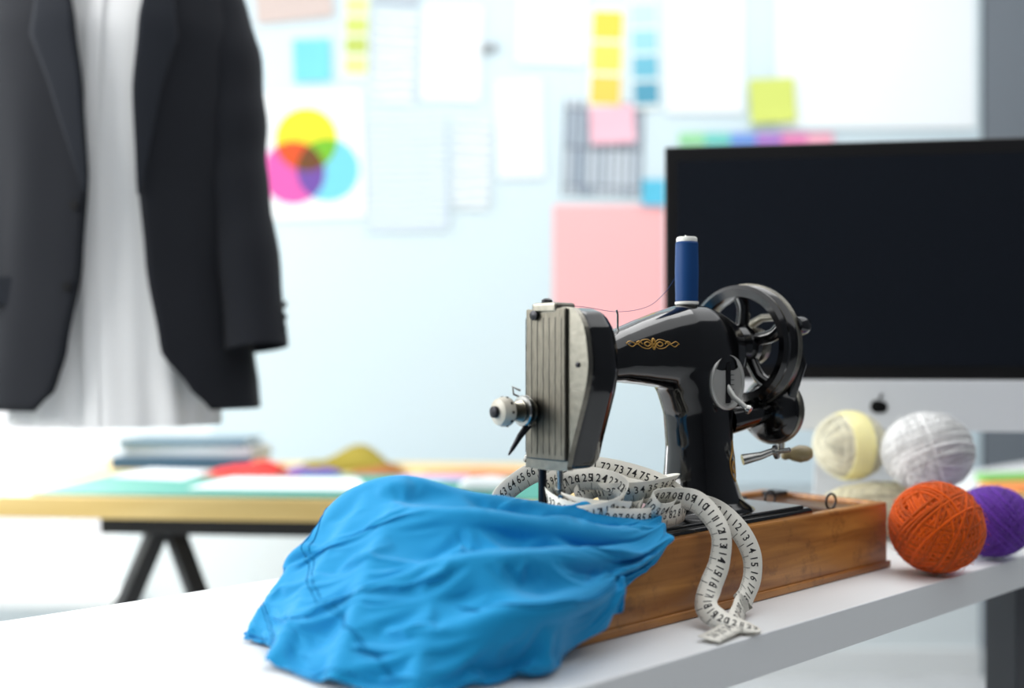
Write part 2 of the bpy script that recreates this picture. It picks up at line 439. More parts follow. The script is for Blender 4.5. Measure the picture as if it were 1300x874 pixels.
def flat(name,pts,z,col,thick=.002,rough=.7):
    V=[(x,y,z) for x,y in pts]+[(x,y,z+thick) for x,y in pts]; n=len(pts)
    F=[tuple(range(n)),tuple(range(n,2*n))]+[(i,(i+1)%n,(i+1)%n+n,i+n) for i in range(n)]
    return mesh(name,V,F,mat(name+'_m',col,rough),None)
flat('white_paper',[(-.70,2.38),(-.30,2.33),(-.36,2.58),(-.66,2.60)],.7545,(240,243,245))
flat('white_paper',[(-.95,2.62),(-.76,2.55),(-.75,2.76),(-.92,2.8)],.7545,(236,240,243))
flat('yellow_paper',[(-1.2,2.42),(-1.05,2.41),(-.98,2.72),(-1.15,2.72)],.7505,(238,220,150))
flat('red_paper',[(-.74,2.60),(-.52,2.615),(-.50,2.635),(-.73,2.625)],.757,(216,70,60),.003)
flat('lilac_paper',[(-.28,2.55),(-.12,2.53),(-.10,2.64),(-.25,2.65)],.7545,(190,170,214))
def drape(name,x0,x1,y0,y1,z,h,col,seed):
    rnd=random.Random(seed); n=30;V=[];F=[]
    ph=[rnd.uniform(0,6) for _ in range(4)]
    for j in range(n+1):
        for i in range(n+1):
            u=i/n;v=j/n
            env=(abs(math.sin(math.pi*u))**.6)*(abs(math.sin(math.pi*v))**.6)
            zz=z+h*env*(.6+.25*math.sin(7*u+ph[0]+3*v)+.15*math.sin(13*v+5*u+ph[1]))
            V.append((x0+(x1-x0)*u+.008*math.sin(6*v+ph[2]),y0+(y1-y0)*v+.008*math.sin(7*u+ph[3]),zz))
    for j in range(n):
        for i in range(n):
            a=j*(n+1)+i;F.append((a,a+1,a+n+2,a+n+1))
    return mesh(name,V,F,mat(name+'_m',col,.8,spec=.1),None,True)
drape('red_fabric',-.73,-.57,2.66,2.82,.756,.035,(222,66,62),1)
drape('purple_fabric',-.55,-.42,2.66,2.74,.756,.022,(110,90,170),2)
drape('olive_fabric',-.54,-.30,2.78,2.94,.752,.065,(150,136,56),3)
drape('brown_fabric',-.39,-.26,2.68,2.76,.752,.028,(170,110,70),4)
drape('orange_fabric',-.22,.15,2.68,2.8,.752,.012,(226,150,110),5)
drape('blue_fabric',-.29,-.15,2.42,2.52,.756,.01,(120,190,190),6)
ms_=empty('computer_mouse',(-.055,2.33,.756))
V,F=loftgeo([[(a,b2,z) for a,b2 in sell(.058*s,.033*s,2.3,28)] for z,s in ((0,.96),(.008,1),(.018,.95),(.027,.75),(.031,.4),(.032,.1))])
mesh('shell',V,F,mat('mouse_white',(232,236,238),.3),ms_,True)
boxes('buttons',[((-.03,-.002,.027),(.0,.002,.0335))],M_blk,ms_)

# ------------------------------------------------------------------ white desk
desk=empty('white_desk',(-.307,1.435,0),A43)
box('desk_top',(-.75,-.597,.705),(2.45,0,.75),M_desk,desk,.002)
M_leg=mat('desk_leg_grey',(60,63,68),.5)
for i,(x,y) in enumerate(((-.7,-.55),(-.7,-.05),(1.05,-.5),(2.38,-.55),(2.38,-.05))):
    box('leg_%d'%(i+1),(x-.025,y-.025,0),(x+.025,y+.025,.705),M_leg,desk,.003)

# ------------------------------------------------------------------ desktop computer
mon=empty('desktop_computer',(.27,1.95,0),math.radians(-8.6))
z0,z1=.912,1.41
box('body_shell',(0,0.004,z0),(.73,.03,z1),M_alu,mon,.008)
box('chin',(0,-.004,z0),(.73,.006,z0+.088),M_alu,mon,.004)
box('screen',(0,-.004,z0+.088),(.73,.006,z1),M_blk,mon,.004)
box('glass',(.022,-.0048,z0+.112),(.708,-.0035,z1-.026),M_glass,mon,0)
V=[];F=[];n=16
for j in range(n+1):
    for i in range(n+1):
        u=-1+2*i/n;v=-1+2*j/n
        V.append((.365+u*.34,.028+.045*(1-u*u)*(1-v*v),(z0+z1)/2+v*.23))
for j in range(n):
    for i in range(n):
        a=j*(n+1)+i;F.append((a,a+1,a+n+2,a+n+1))
mesh('back_bulge',V,F,M_alu,mon,True)
lathe('emblem',[(0.0001,0),(.0115,0),(.0115,.0012),(.0001,.0012)],M_blk,mon,(.361,-.0042,z0+.042),(0,-1,0),24)
lathe('emblem_lobe',[(0.0001,0),(.0105,0),(.0105,.0012),(.0001,.0012)],M_blk,mon,(.368,-.0042,z0+.041),(0,-1,0),24)
tube('emblem_leaf',[(.365,-.005,z0+.056),(.369,-.005,z0+.063)],.0022,M_blk,mon,8)
st=[]
for (y,z,hw,th) in ((.07,1.08,.085,.004),(.085,.98,.09,.005),(.09,.88,.095,.006),(.085,.79,.1,.006),(.06,.757,.1,.005),(-.08,.753,.1,.003)):
    st.append([(.365-hw,y-th,z),(.365+hw,y-th,z),(.365+hw,y+th,z+ (.004 if z<.77 else 0)),(.365-hw,y+th,z+(.004 if z<.77 else 0))])
V,F=loftgeo(st); mesh('stand',V,F,M_alu,mon)
box('stand_foot',(.265,-.09,.7505),(.465,.09,.757),M_alu,mon,.002)
flat('orange_swatch',[(1.06,2.32),(1.22,2.36),(1.18,2.49),(1.04,2.46)],.7505,(232,140,70),.01)
flat('green_swatch',[(1.08,2.51),(1.25,2.51),(1.24,2.64),(1.1,2.62)],.7505,(120,190,90),.014)
flat('yellow_swatch',[(.96,2.23),(1.06,2.24),(1.03,2.30),(.95,2.30)],.7505,(240,210,120),.008)

# ------------------------------------------------------------------ mannequin with shirt and jacket
CX,CY=-.735,2.05
rail=empty('garment_rail',(0,CY,2.16))
tube('rail_bar',[(-2.4,0,0),(-.35,0,0)],.014,M_pole,rail,16)
lathe('wall_flange',[(.04,0),(.04,.008),(.016,.012)],M_pole,rail,(-2.4,0,0),(1,0,0),24)
lathe('end_cap',[(.017,0),(.017,.012),(.001,.014)],M_pole,rail,(-.35,0,0),(1,0,0),24)
tube('brace',[(-2.4,0,.45),(-.8,0,0)],.006,M_pole,rail,10)
man=empty('tailor_mannequin',(CX,CY,0))
rows=[(.93,.10,.07),(.98,.155,.10),(1.1,.165,.108),(1.25,.14,.095),(1.45,.165,.11),(1.6,.18,.105),(1.70,.17,.085),(1.76,.10,.06),(1.80,.055,.052),(1.88,.05,.05)]
V,F=loftgeo([[(x,y,z) for x,y in sell(a,b_,2.2,40)] for z,a,b_ in rows])
mesh('torso',V,F,M_shirt,man,True)
lathe('neck_cap',[(.05,1.88),(.045,1.895),(.015,1.90),(.012,1.93),(.02,1.945),(.001,1.96)],M_birch,man)
tube('hanging_hook',catmull([(0,0,1.95),(0,0,2.05),(0,.02,2.11),(0,.02,2.17),(0,0,2.178),(0,-.018,2.165),(0,-.018,2.15)],6),.004,M_dark,man,10)
N=96
zs=[.915+ i*(1.79-.915)/44 for i in range(45)]
def lerp_tab(tab,z):
    if z<=tab[0][0]: return tab[0][1:]
    for i in range(len(tab)-1):
        if z<=tab[i+1][0]:
            t=(z-tab[i][0])/(tab[i+1][0]-tab[i][0]); t=t*t*(3-2*t)*.5+t*.5
            return [p+(q-p)*t for p,q in zip(tab[i][1:],tab[i+1][1:])]
    return tab[-1][1:]
stab=[(.905,.19,.125),(1.0,.185,.122),(1.25,.165,.112),(1.45,.18,.122),(1.62,.19,.115),(1.70,.18,.095),(1.76,.11,.07),(1.80,.062,.06)]
secs=[]
for z in zs:
    a,b_=lerp_tab(stab,z); k=max(0,(1.6-z)/.7)
    s=[]
    for i in range(N):
        t=2*math.pi*i/N
        rip=1+.04*k*math.sin(11*t+2*z*3)+.025*k*math.sin(19*t+1.3+z*5)
        s.append((a*rip*math.sin(t),-b_*rip*math.cos(t),z))
    secs.append(s)
V,F=loftgeo(secs,cap=False)
sh=empty('white_shirt',(CX,CY,0)); mesh('shirt_body',V,F,M_shirt,sh,True)
V=[(-.0125+.025*i+.004*math.sin(z*9),-lerp_tab(stab,z)[1]-.006,z) for z in zs[:-4] for i in (0,1)]
mesh('placket',V,[(2*i,2*i+1,2*i+3,2*i+2) for i in range(len(zs)-5)],M_shirt,sh,True)
jk=empty('suit_jacket',(CX,CY,0))
jt=[(.945,.262,.165,.205,-.085),(.985,.26,.163,.17,-.045),(1.05,.252,.16,.125,-.028),(1.2,.232,.15,.098,-.005),(1.35,.222,.148,.085,.004),(1.5,.228,.15,.080,-.004),(1.62,.235,.145,.088,-.02),(1.70,.225,.125,.095,-.04),(1.75,.17,.10,.09,-.055),(1.79,.095,.08,.06,-.05)]
zs=[.945+i*(1.79-.945)/50 for i in range(51)]
def jrow(z,off=0,n=90,rng=None):
    a,b_,xr,xl=lerp_tab(jt,z); a+=off;b_+=off
    pr=math.asin(max(-1,min(1,xr/a))); pl=2*math.pi+math.asin(max(-1,min(1,xl/a)))
    if rng=='R': q=[pr+(.075/a*max(0,1-abs(z-1.6)/.3)+.001)*i/8 for i in range(9)]
    elif rng=='L': q=[pl-(.085/a*max(0,1-abs(z-1.6)/.3)+.001)*i/8 for i in range(9)]
    else: q=[pr+(pl-pr)*i/n for i in range(n+1)]
    out=[]
    for t in q:
        rp=1+(.012*math.sin(7*t+4*z)+.008*math.sin(13*t-3*z))*min(1,max(0,(1.65-z)/.3))
        out.append((a*rp*math.sin(t),-b_*rp*math.cos(t),z))
    return out
def gridmesh(name,rows,m,parent,solid=0):
    n=len(rows[0]);V=[p for r in rows for p in r];F=[]
    for j in range(len(rows)-1):
        for i in range(n-1):
            a=j*n+i;F.append((a,a+1,a+n+1,a+n))
    ob=mesh(name,V,F,m,parent,True)
    if solid:
        md=ob.modifiers.new('s','SOLIDIFY');md.thickness=solid;md.offset=0
    return ob
gridmesh('body',[jrow(z) for z in zs],M_suit,jk,.005)
zl=[1.32+i*(1.785-1.32)/30 for i in range(31)]
gridmesh('lapel_right',[jrow(z,.008,rng='R') for z in zl],M_lap,jk,.003)
gridmesh('lapel_left',[jrow(z,.008,rng='L') for z in zl],M_lap,jk,.003)
for s,nm in ((1,'right'),(-1,'left')):
    path=[(.125*s,.0,1.745,.045),(.165*s,.005,1.70,.066),(.198*s,.0,1.60,.068),(.213*s,-.005,1.48,.066),(.222*s,-.012,1.36,.062),(.250*s,-.03,1.22,.058),(.272*s,-.05,1.055,.056)]
    cp=catmull([Vector(p[:3]) for p in path],6); rr=[]
    for i in range(len(path)-1):
        for k in range(6): rr.append(path[i][3]+(path[i+1][3]-path[i][3])*k/6)
    rr.append(path[-1][3])
    rr=[r*(1+.03*math.sin(i*1.1)) for i,r in enumerate(rr)]
    V,F=tubegeo(cp,rr,28); F=F[:-1]
    mesh('sleeve_'+nm,V,F,M_suit,jk,True)
    for i in range(3):
        c=Vector((.272*s+.052*s,-.06,1.09+.022*i))
        lathe('cuff_button_%s_%d'%(nm,i+1),[(.001,0),(.006,0),(.006,.003),(.001,.003)],M_blk,jk,c,(s,-.3,0),16)
for i,z in enumerate((1.16,1.30)):
    a,b_,xr,xl=lerp_tab(jt,z)
    lathe('front_button_%d'%(i+1),[(.001,0),(.008,0),(.008,.003),(.001,.003)],M_blk,jk,(xl-.02,-b_-.004,z),(0,-1,0),20)
box('pocket_flap',(-.19,-.128,1.13),(-.09,-.118,1.18),M_lap,jk,.002)

# ------------------------------------------------------------------ sewing machine
N0=(.055,1.2,.84)
sm=empty('sewing_machine',N0,A43)
X0,X1,Y0,Y1=-.08,.55,-.085,.115
t=.016
boxes('wooden_case',[((X0,Y0,-.0895),(X1,Y0+t,0)),((X0,Y1-t,-.0895),(X1,Y1,0)),((X0,Y0+t,-.0895),(X0+t,Y1-t,0)),((X1-t,Y0+t,-.0895),(X1,Y1-t,0)),((.385,Y0+t,-.06),(.395,Y1-t,-.004))],M_case,sm,.003)
box('case_floor',(X0+t,Y0+t,-.088),(X1-t,Y1-t,-.055),M_casein,sm)
box('case_lid_strip',(.47,Y0+t,-.02),(X1-t,Y1-t,-.006),M_casein,sm,.002)
box('case_moulding',(X0-.003,Y0-.004,-.0895),(X1+.003,Y0-.0002,-.080),M_case,sm,.002)
box('bed_plate',(X0+.012,Y0+.012,-.008),(.385,Y1-.012,.006),M_black,sm,.005)
box('bed_plate_rim',(X0+.02,Y0+.02,.004),(.375,Y1-.02,.009),M_black,sm,.003)
box('slide_plate',(-.06,-.03,.009),(.03,.04,.0105),M_chrome,sm,.001)
parts=[]
secs=[]
for x,zc,hz,hy in [(.015,.19,.040,.032),(.04,.193,.030,.027),(.06,.194,.026,.025),(.09,.200,.031,.027),(.125,.204,.038,.029),(.16,.207,.045,.032),(.20,.209,.052,.036),(.24,.207,.055,.038),(.27,.203,.052,.037),(.295,.203,.04,.033),(.306,.203,.025,.02)]:
    secs.append([(x,a,zc+b_) for a,b_ in sell(hy,hz,2.35)])
parts.append(loftgeo(secs))
secs=[]
for z,xa,xb,hy in [(.004,.160,.325,.058),(.012,.165,.318,.054),(.022,.185,.300,.044),(.05,.194,.290,.037),(.09,.196,.288,.034),(.13,.191,.289,.034),(.155,.178,.292,.034),(.175,.160,.294,.034),(.2,.16,.290,.032),(.23,.2,.27,.025)]:
    secs.append([((xa+xb)/2+a,b_,z) for a,b_ in sell((xb-xa)/2,hy,2.5)])
parts.append(loftgeo(secs))
outl=[(.030,.240),(.024,.250),(-.030,.251),(-.044,.246),(-.055,.23),(-.060,.205),(-.061,.185),(-.056,.16),(-.046,.13),(-.036,.10),(-.031,.082),(-.028,.078),(.028,.078),(.031,.09),(.031,.2)]
secs=[]
for x,sc_ in ((-.018,1.0),(.016,1.0),(.028,.93),(.036,.78)):
    secs.append([(x,y*sc_,.165+(z-.165)*sc_) for y,z in outl])
parts.append(loftgeo(secs))
V,F=join_geo(parts)
body=mesh('cast_body',V,F,M_black,sm,True)
md=body.modifiers.new('r','REMESH'); md.mode='VOXEL'; md.voxel_size=.0022
md=body.modifiers.new('s','SMOOTH'); md.factor=.5; md.iterations=16
bake(body)
bvh=BVHTree.FromPolygons([v.co.copy() for v in body.data.vertices],[tuple(p.vertices) for p in body.data.polygons])
def front(x,z,off=.0008):
    h=bvh.ray_cast(Vector((x,-.3,z)),Vector((0,1,0)))
    return Vector((x,(h[0].y if h[0] else -.03)-off,z))
def plate(name,outl,x0,x1,m,bev=.002):
    V=[(x0,y,z) for y,z in outl]+[(x1,y,z) for y,z in outl]; n=len(outl)
    F=[tuple(range(n)),tuple(range(n,2*n))]+[(i,(i+1)%n,(i+1)%n+n,i+n) for i in range(n)]
    ob=mesh(name,V,F,m,sm); md=ob.modifiers.new('b','BEVEL'); md.width=bev; md.segments=3; md.limit_method='ANGLE'; md.angle_limit=math.radians(40)
    return ob
co=catmull([Vector((y,z,0)) for y,z in outl],4,True)
plate('face_plate',[(v.x,v.y) for v in co],-.025,-.0175,M_nick2)
boxes('face_plate_slide_cover',[((-.029,-.032,.088),(-.0245,.0275,.250))],M_nick,sm,.0015)
boxes('face_plate_flutes',[((-.0293,-.0268+i*.0090,.094),(-.0288,-.0263+i*.0090,.240)) for i in range(7)],M_dark,sm)
boxes('faceplate_top_cap',[((-.030,-.020,.245),(.0,.018,.2565))],M_nick2,sm,.003)
lathe('faceplate_screw',[(.001,0),(.0055,0),(.0055,.002),(.001,.003)],M_dark,sm,(-.031,.012,.243),(-1,0,0),20)
lathe('presser_adjust_knob',[(.006,0),(.006,.002),(.006,.006),(.003,.008)],M_dark,sm,(-.012,.012,.254),(0,0,1),20)
lathe('side_screw',[(.001,0),(.003,0),(.003,.001),(.001,.002)],M_dark,sm,(-.025,-.047,.19),(-1,0,0),16)
tube('take_up_lever',[(-.006,.03,.14),(-.012,.037,.17),(-.014,.040,.21),(-.010,.036,.236),(-.006,.03,.243)],.0022,M_dark,sm,8)
tube('presser_bar',[(-.013,.018,.085),(-.013,.018,.03)],.0046,M_dark,sm,14)
tube('needle_bar',[(-.008,-.004,.085),(-.008,-.004,.045)],.0036,M_chrome,sm,14)
lathe('needle_clamp',[(.001,0),(.006,0),(.006,.012),(.001,.012)],M_nick2,sm,(-.008,-.004,.043),(0,0,1),16)
tube('needle_clamp_screw',[(-.008,-.004,.049),(-.02,-.016,.049)],.0025,M_chrome,sm,10)
tube('needle',[(-.008,-.004,.045),(-.008,-.004,.012)],.0009,M_chrome,sm,8)
boxes('presser_foot',[((-.019,.008,.024),(-.007,.026,.034)),((-.022,.008,.012),(-.006,.013,.024)),((-.022,.020,.012),(-.006,.025,.024))],M_chrome,sm,.001)
tube('presser_lever',[(-.013,.02,.095),(-.005,.05,.088),(0,.058,.082)],.003,M_chrome,sm,10)
o=(-.030,.018,.140); ax=(-1,.12,0)
lathe('tension_stud_plate',[(.001,0),(.012,0),(.012,.004),(.001,.004)],M_nick2,sm,o,ax,24)
lathe('tension_discs',[(.004,.004),(.016,.006),(.017,.0075),(.006,.009),(.006,.0105),(.017,.012),(.016,.0135),(.005,.015)],M_chrome,sm,o,ax,32)
pr=[]
for i in range(24): pr.append((.0115-.0002*i+.0011*math.sin(i*1.57),.015+i*.0006))
lathe('tension_spring',pr,M_nick2,sm,o,ax,24)
M_dial=mat('dial_white',(196,190,174),.4)
lathe('tension_dial',[(.006,.029),(.0145,.030),(.0160,.033),(.0160,.038),(.014,.044),(.010,.046),(.001,.047)],M_dial,sm,o,ax,32)
O,ex,ey,ez=frame_mat(o,ax)
for i in range(10):
    a=2*math.pi*i/10; c=O+ex*(.0155*math.cos(a))+ey*(.0155*math.sin(a))+ez*.0355
    lathe('dial_mark_%d'%(i+1),[(.0004,-.001),(.0015,-.001),(.0015,.0012),(.0004,.0012)],M_blk,sm,c,(ex*math.cos(a)+ey*math.sin(a)),8)
lathe('tension_knob',[(.006,.046),(.0065,.048),(.006,.051),(.001,.052)],M_dark,sm,o,ax,24)
tube('thread_guide',[(-.034,.022,.152),(-.045,.03,.158),(-.05,.026,.166),(-.044,.02,.162)],.0012,M_chrome,sm,8)
tube('check_spring',[(-.034,.018,.125),(-.044,.021,.113),(-.052,.024,.100),(-.056,.026,.093)],[.0045,.0035,.0025,.001],M_dark,sm,8)
wc=(.320,0,.213)
R=.079
lathe('handwheel_rim',[(R-.016,.0),(R-.006,-.004),(R-.001,0),(R-.002,.006),(R-.007,.010),(R-.002,.014),(R,.019),(R-.004,.026),(R-.014,.027),(R-.018,.020),(R-.018,.005),(R-.016,0)],M_black,sm,wc,(1,0,0),64)
lathe('handwheel_chrome_band',[(R-.001,.0185),(R+.0015,.0195),(R+.0015,.0265),(R-.004,.0285),(R-.004,.0265),(R-.001,.0185)],M_nick2,sm,wc,(1,0,0),64)
lathe('handwheel_boss',[(.001,.002),(.024,.002),(.028,.008),(.026,.02),(.001,.022)],M_black,sm,wc,(1,0,0),48)
lathe('handwheel_hub',[(.02,-.02),(.022,-.012),(.017,.0),(.017,.03),(.024,.034),(.024,.042),(.018,.046),(.001,.047)],M_nick2,sm,wc,(1,0,0),40)
for i in range(5):
    a=2*math.pi*i/5+.25
    pts=[]
    for r_,tw in ((.020,0),(.035,.10),(.050,.10),(.064,0)):
        pts.append((wc[0]+.012,r_*math.cos(a+tw),wc[2]+r_*math.sin(a+tw)))
    tube('handwheel_spoke_%d'%(i+1),catmull(pts,5),.0085,M_black,sm,12)
lathe('shaft_collar',[(.028,-.02),(.028,-.004),(.02,0)],M_black,sm,wc,(1,0,0),32)
cc=(.352,-.026,.130)
lathe('crank_gear_housing',[(.001,-.012),(.03,-.010),(.040,-.002),(.043,.006),(.043,.016),(.038,.022),(.001,.024)],M_black,sm,cc,(1,0,0),48)
lathe('crank_gear_ring',[(.0432,.005),(.0445,.007),(.0445,.015),(.0432,.017)],M_nick2,sm,cc,(1,0,0),48)
tube('crank_bracket',[(.285,-.01,.12),(.32,-.020,.125),(.352,-.026,.130)],[.02,.017,.014],M_black,sm,16)
tube('crank_arm',[(.375,-.026,.130),(.383,-.026,.11),(.385,-.022,.075)],[.008,.0055,.0055],M_chrome,sm,12)
V,F=lathegeo([(.004,0),(.007,.004),(.006,.010),(.0085,.014),(.0115,.024),(.010,.034),(.006,.040),(.001,.041)],(.383,-.025,.070),(.55,-.60,.06),24)
mesh('crank_handle',V,F,mat('crank_wood',(150,135,98),.35),sm,True)
tube('pawl_arm',[(.355,-.066,.238),(.365,-.045,.250),(.37,-.005,.250),(.37,.015,.24)],[.006,.005,.005,.006],M_nick2,sm,10)
lathe('pawl_knob',[(.001,-.012),(.011,-.010),(.013,0),(.011,.010),(.001,.012)],M_black,sm,(.355,-.070,.238),(1,0,0),24)
tube('pawl_link',[(.345,-.066,.23),(.355,-.073,.19),(.355,-.058,.15)],.007,M_black,sm,10)
rc=front(.252,.168,-.001)
lathe('stitch_plate_ring',[(.0285,0),(.0345,0),(.0345,.004),(.0325,.0055),(.0285,.004),(.0285,0)],M_disc,sm,rc,(0,-1,0),48)
lathe('stitch_plate',[(.001,0),(.0285,0),(.0285,.003),(.001,.0035)],M_disc,sm,rc,(0,-1,0),48)
boxes('stitch_slot',[((.248,rc.y-.0050,.142),(.256,rc.y-.0030,.194))],M_blk,sm)
boxes('stitch_scale',[((.258,rc.y-.0042,.146+.006*i),(.264,rc.y-.0032,.1468+.006*i)) for i in range(8)],M_blk,sm)
tube('stitch_lever',[(.252,rc.y+.005,.172),(.252,rc.y-.012,.150),(.257,rc.y-.028,.136)],[.004,.0035,.003],M_disc,sm,10)
lathe('stitch_lever_knob',[(.001,-.004),(.005,-.003),(.006,0),(.005,.003),(.001,.004)],M_chrome,sm,(.257,rc.y-.03,.135),(.2,-1,-.6),16)
tube('bobbin_winder_arm',[(.29,-.03,.07),(.308,-.045,.075),(.315,-.06,.082)],[.007,.005,.004],M_chrome,sm,10)
lathe('bobbin_winder_spindle',[(.009,0),(.009,.004),(.003,.005),(.003,.02),(.001,.021)],M_chrome,sm,(.315,-.06,.08),(.3,-1,.2),16)
dec=[]
def stroke(pts,r=.0007):
    P=catmull([Vector((p[0],0,p[1])) for p in pts],8)
    dec.append(tubegeo([front(p.x,p.z,.0001) for p in P],r,5))
for cx_,s in ((.120,1),(.120,-1)):
    stroke([(cx_,.213),(cx_+.008*s,.218),(cx_+.018*s,.217),(cx_+.026*s,.213),(cx_+.036*s,.216),(cx_+.042*s,.213)])
    stroke([(cx_,.213),(cx_+.008*s,.208),(cx_+.018*s,.209),(cx_+.026*s,.213),(cx_+.034*s,.210),(cx_+.040*s,.213)])
    stroke([(cx_+.004*s,.213),(cx_+.010*s,.2155),(cx_+.015*s,.213),(cx_+.010*s,.2105),(cx_+.004*s,.213)],.001)
    stroke([(cx_+.018*s,.213),(cx_+.022*s,.216),(cx_+.027*s,.2145)],.001)
stroke([(.120,.207),(.123,.213),(.120,.219),(.117,.213),(.120,.207)],.0015)
for s in (1,-1):
    stroke([(.268,.045),(.268+.008*s,.056),(.268+.010*s,.070),(.268+.003*s,.082),(.268,.095)],.0010)
    stroke([(.268,.055),(.268+.005*s,.062),(.268,.07)],.0010)
V,F=join_geo(dec); mesh('gold_ornament',V,F,M_gold,sm,True)
tube('spool_pin',[(.217,0,.255),(.217,0,.347)],.0028,M_chrome,sm,12)
lathe('spool_pin_seat',[(.001,0),(.011,0),(.010,.004),(.001,.004)],M_chrome,sm,(.217,0,.2575),(0,0,1),24)
tube('thread_guide_pin',[(.09,.0,.225),(.09,0,.247),(.088,0,.252)],.0012,M_chrome,sm,8)
for i,(x,y) in enumerate(((.425,.02),(.455,-.055))):
    ring=[(x+.012*math.cos(a),y,.006+.010*math.sin(a)) for a in [2*math.pi*k/24 for k in range(24)]]
    tube('wire_loop_%d'%(i+1),ring,.0016,M_dark,sm,8,True)
boxes('case_hinges',[((.40,.06,-.002),(.43,.085,.004)),((.50,.06,-.002),(.53,.085,.004))],M_dark,sm,.001)
sx,sy=N0[0]+.731*.217,N0[1]+.682*.217; sz=.84+.262
sp=empty('thread_spool',(sx,sy,sz))
pr=[(.0128,.004)]
for i in range(64): pr.append((.0142+.00035*(i%2)-.0007*abs(i-32)/32,.0045+i*.00112))
pr.append((.0128,.077))
mth=mat('blue_thread',(8,62,118),.55,spec=.3)
lathe('thread_winding',pr,mth,sp,n=40)
ms2=mat('spool_white',(232,232,226),.4)
lathe('flange_bottom',[(.0135,0),(.0145,.001),(.0145,.0035),(.0125,.0045)],ms2,sp)
lathe('flange_top',[(.0125,.0765),(.0128,.078),(.0128,.081),(.0115,.083),(.0045,.083),(.0045,.079)],ms2,sp)
def loc2w(p): return Vector((N0[0]+.731*p[0]-.682*p[1],N0[1]+.682*p[0]+.731*p[1],N0[2]+p[2]))
V,F=tubegeo([loc2w(p) for p in catmull([(.217,.015,.30),(.19,.012,.277),(.15,.006,.258),(.09,0,.250),(.03,0,.254),(-.012,.02,.255)],8)],.0003,5)
mesh('loose_thread',V,F,mth,None,True)

# ------------------------------------------------------------------ measuring tape
M_tape=mat('tape_vinyl',(240,237,226),.5,spec=.3)
M_ink=mat('tape_ink',(22,22,24),.7)
digits={}
for d in '0123456789':
    cu=bpy.data.curves.new('dg','FONT'); cu.body=d; cu.size=1; cu.resolution_u=2; cu.align_x='CENTER'; cu.offset=.012
    ob=bpy.data.objects.new('dg',cu); sc.collection.objects.link(ob)
    dg=bpy.context.evaluated_depsgraph_get(); me=bpy.data.meshes.new_from_object(ob.evaluated_get(dg))
    digits[d]=([v.co.copy() for v in me.vertices],[tuple(p.vertices) for p in me.polygons])
    bpy.data.objects.remove(ob)
tapeV=[];tapeF=[];inkV=[];inkF=[]
HW=.0122
def ribbon(ctrl,start=1):
    P=catmull([Vector(c[:3]) for c in ctrl],14); Wd=catmull([Vector(c[3:]) for c in ctrl],14)
    P=[loc2w(p) for p in P]
    Wd=[Vector((.731*w.x-.682*w.y,.682*w.x+.731*w.y,w.z)) for w in Wd]
    n=len(P);Nn=[];S=[0]
    for i in range(n):
        t=(P[min(i+1,n-1)]-P[max(i-1,0)]).normalized(); w=(Wd[i]-t*Wd[i].dot(t)).normalized(); Wd[i]=w; Nn.append(t.cross(w))
        if i: S.append(S[-1]+(P[i]-P[i-1]).length)
    o=len(tapeV)
    for i in range(n):
        tapeV.extend([P[i]-Wd[i]*HW,P[i]+Wd[i]*HW])
        if i: a=o+2*i; tapeF.append((a-2,a-1,a+1,a))
    def at(s,w,off):
        s=max(0,min(S[-1]-1e-6,s)); lo=0
        for k in range(n-1):
            if S[k+1]>=s: lo=k;break
        f=(s-S[lo])/max(1e-9,S[lo+1]-S[lo])
        p=P[lo].lerp(P[lo+1],f); ww=Wd[lo].lerp(Wd[lo+1],f); nn=Nn[lo].lerp(Nn[lo+1],f)
        return p+ww*w+nn*off
    k=0; ST=.0155
    while (k+1)*ST<S[-1]:
        k+=1; s=k*ST
        for side in (1,-1):
            off=.0006*side
            def tick(s2,w,L):
                o2=len(inkV)
                inkV.extend([at(s2-w,-HW,off),at(s2+w,-HW,off),at(s2+w,-HW+L,off),at(s2-w,-HW+L,off)]); inkF.append((o2,o2+1,o2+2,o2+3))
            tick(s-ST/2,.00035,.0080)
            for m_ in (1,2,3,4,5,6,7,8,9): tick(s-ST/2+ST*m_/10,.00014,.0036 if m_==5 else .0026)
            st_=str(start+k)
            for q,ch in enumerate(st_):
                dv,df=digits[ch]; o2=len(inkV); sz_=.0130
                cxo=(q-(len(st_)-1)/2)*.0066*side
                for v in dv: inkV.append(at(s+cxo+v.x*sz_*side*.85,-HW+.0098+v.y*sz_,off))
                inkF.extend(tuple(i2+o2 for i2 in f_) for f_ in df)
A=[(-.06,.05,.024,0,.1,1),(-.03,.068,.042,0,.1,1),(.03,.066,.068,.05,.15,1),(.09,.035,.070,.1,.15,1),(.135,-.015,.054,.15,0,1),(.145,-.052,.032,.1,-.1,1),(.115,-.070,.024,0,-.2,1),(.06,-.066,.023,0,-.2,1),(.01,-.05,.027,-.2,-.1,1),(-.018,-.015,.036,-.2,.1,1),(.0,.028,.050,-.05,.2,1),(.045,.035,.062,.05,.25,1),(.085,.008,.056,.2,.1,1),(.095,-.03,.038,.2,-.1,1),(.065,-.05,.024,0,-.3,1)]
ribbon(A,60)
B=[(.03,-.03,.024,0,.1,1),(.025,.0,.036,-.1,.3,1),(.06,.012,.050,.1,.5,1),(.10,-.010,.048,.3,.3,1),(.118,-.045,.036,.4,-.1,1),(.10,-.070,.030,.1,-.5,1),(.07,-.073,.030,0,-.6,1),(.072,-.062,.042,.2,-.6,1),(.100,-.068,.044,.3,-.7,.8),(.128,-.086,.036,.8,-.6,.5),(.140,-.106,.006,1,-.5,0),(.134,-.110,-.026,1,-.5,.1),(.114,-.113,-.050,1,-.3,.4),(.094,-.122,-.068,.8,.0,.7),(.090,-.145,-.078,.3,.7,.5),(.11,-.18,-.0855,-.2,1,.1)]
ribbon(B,90)
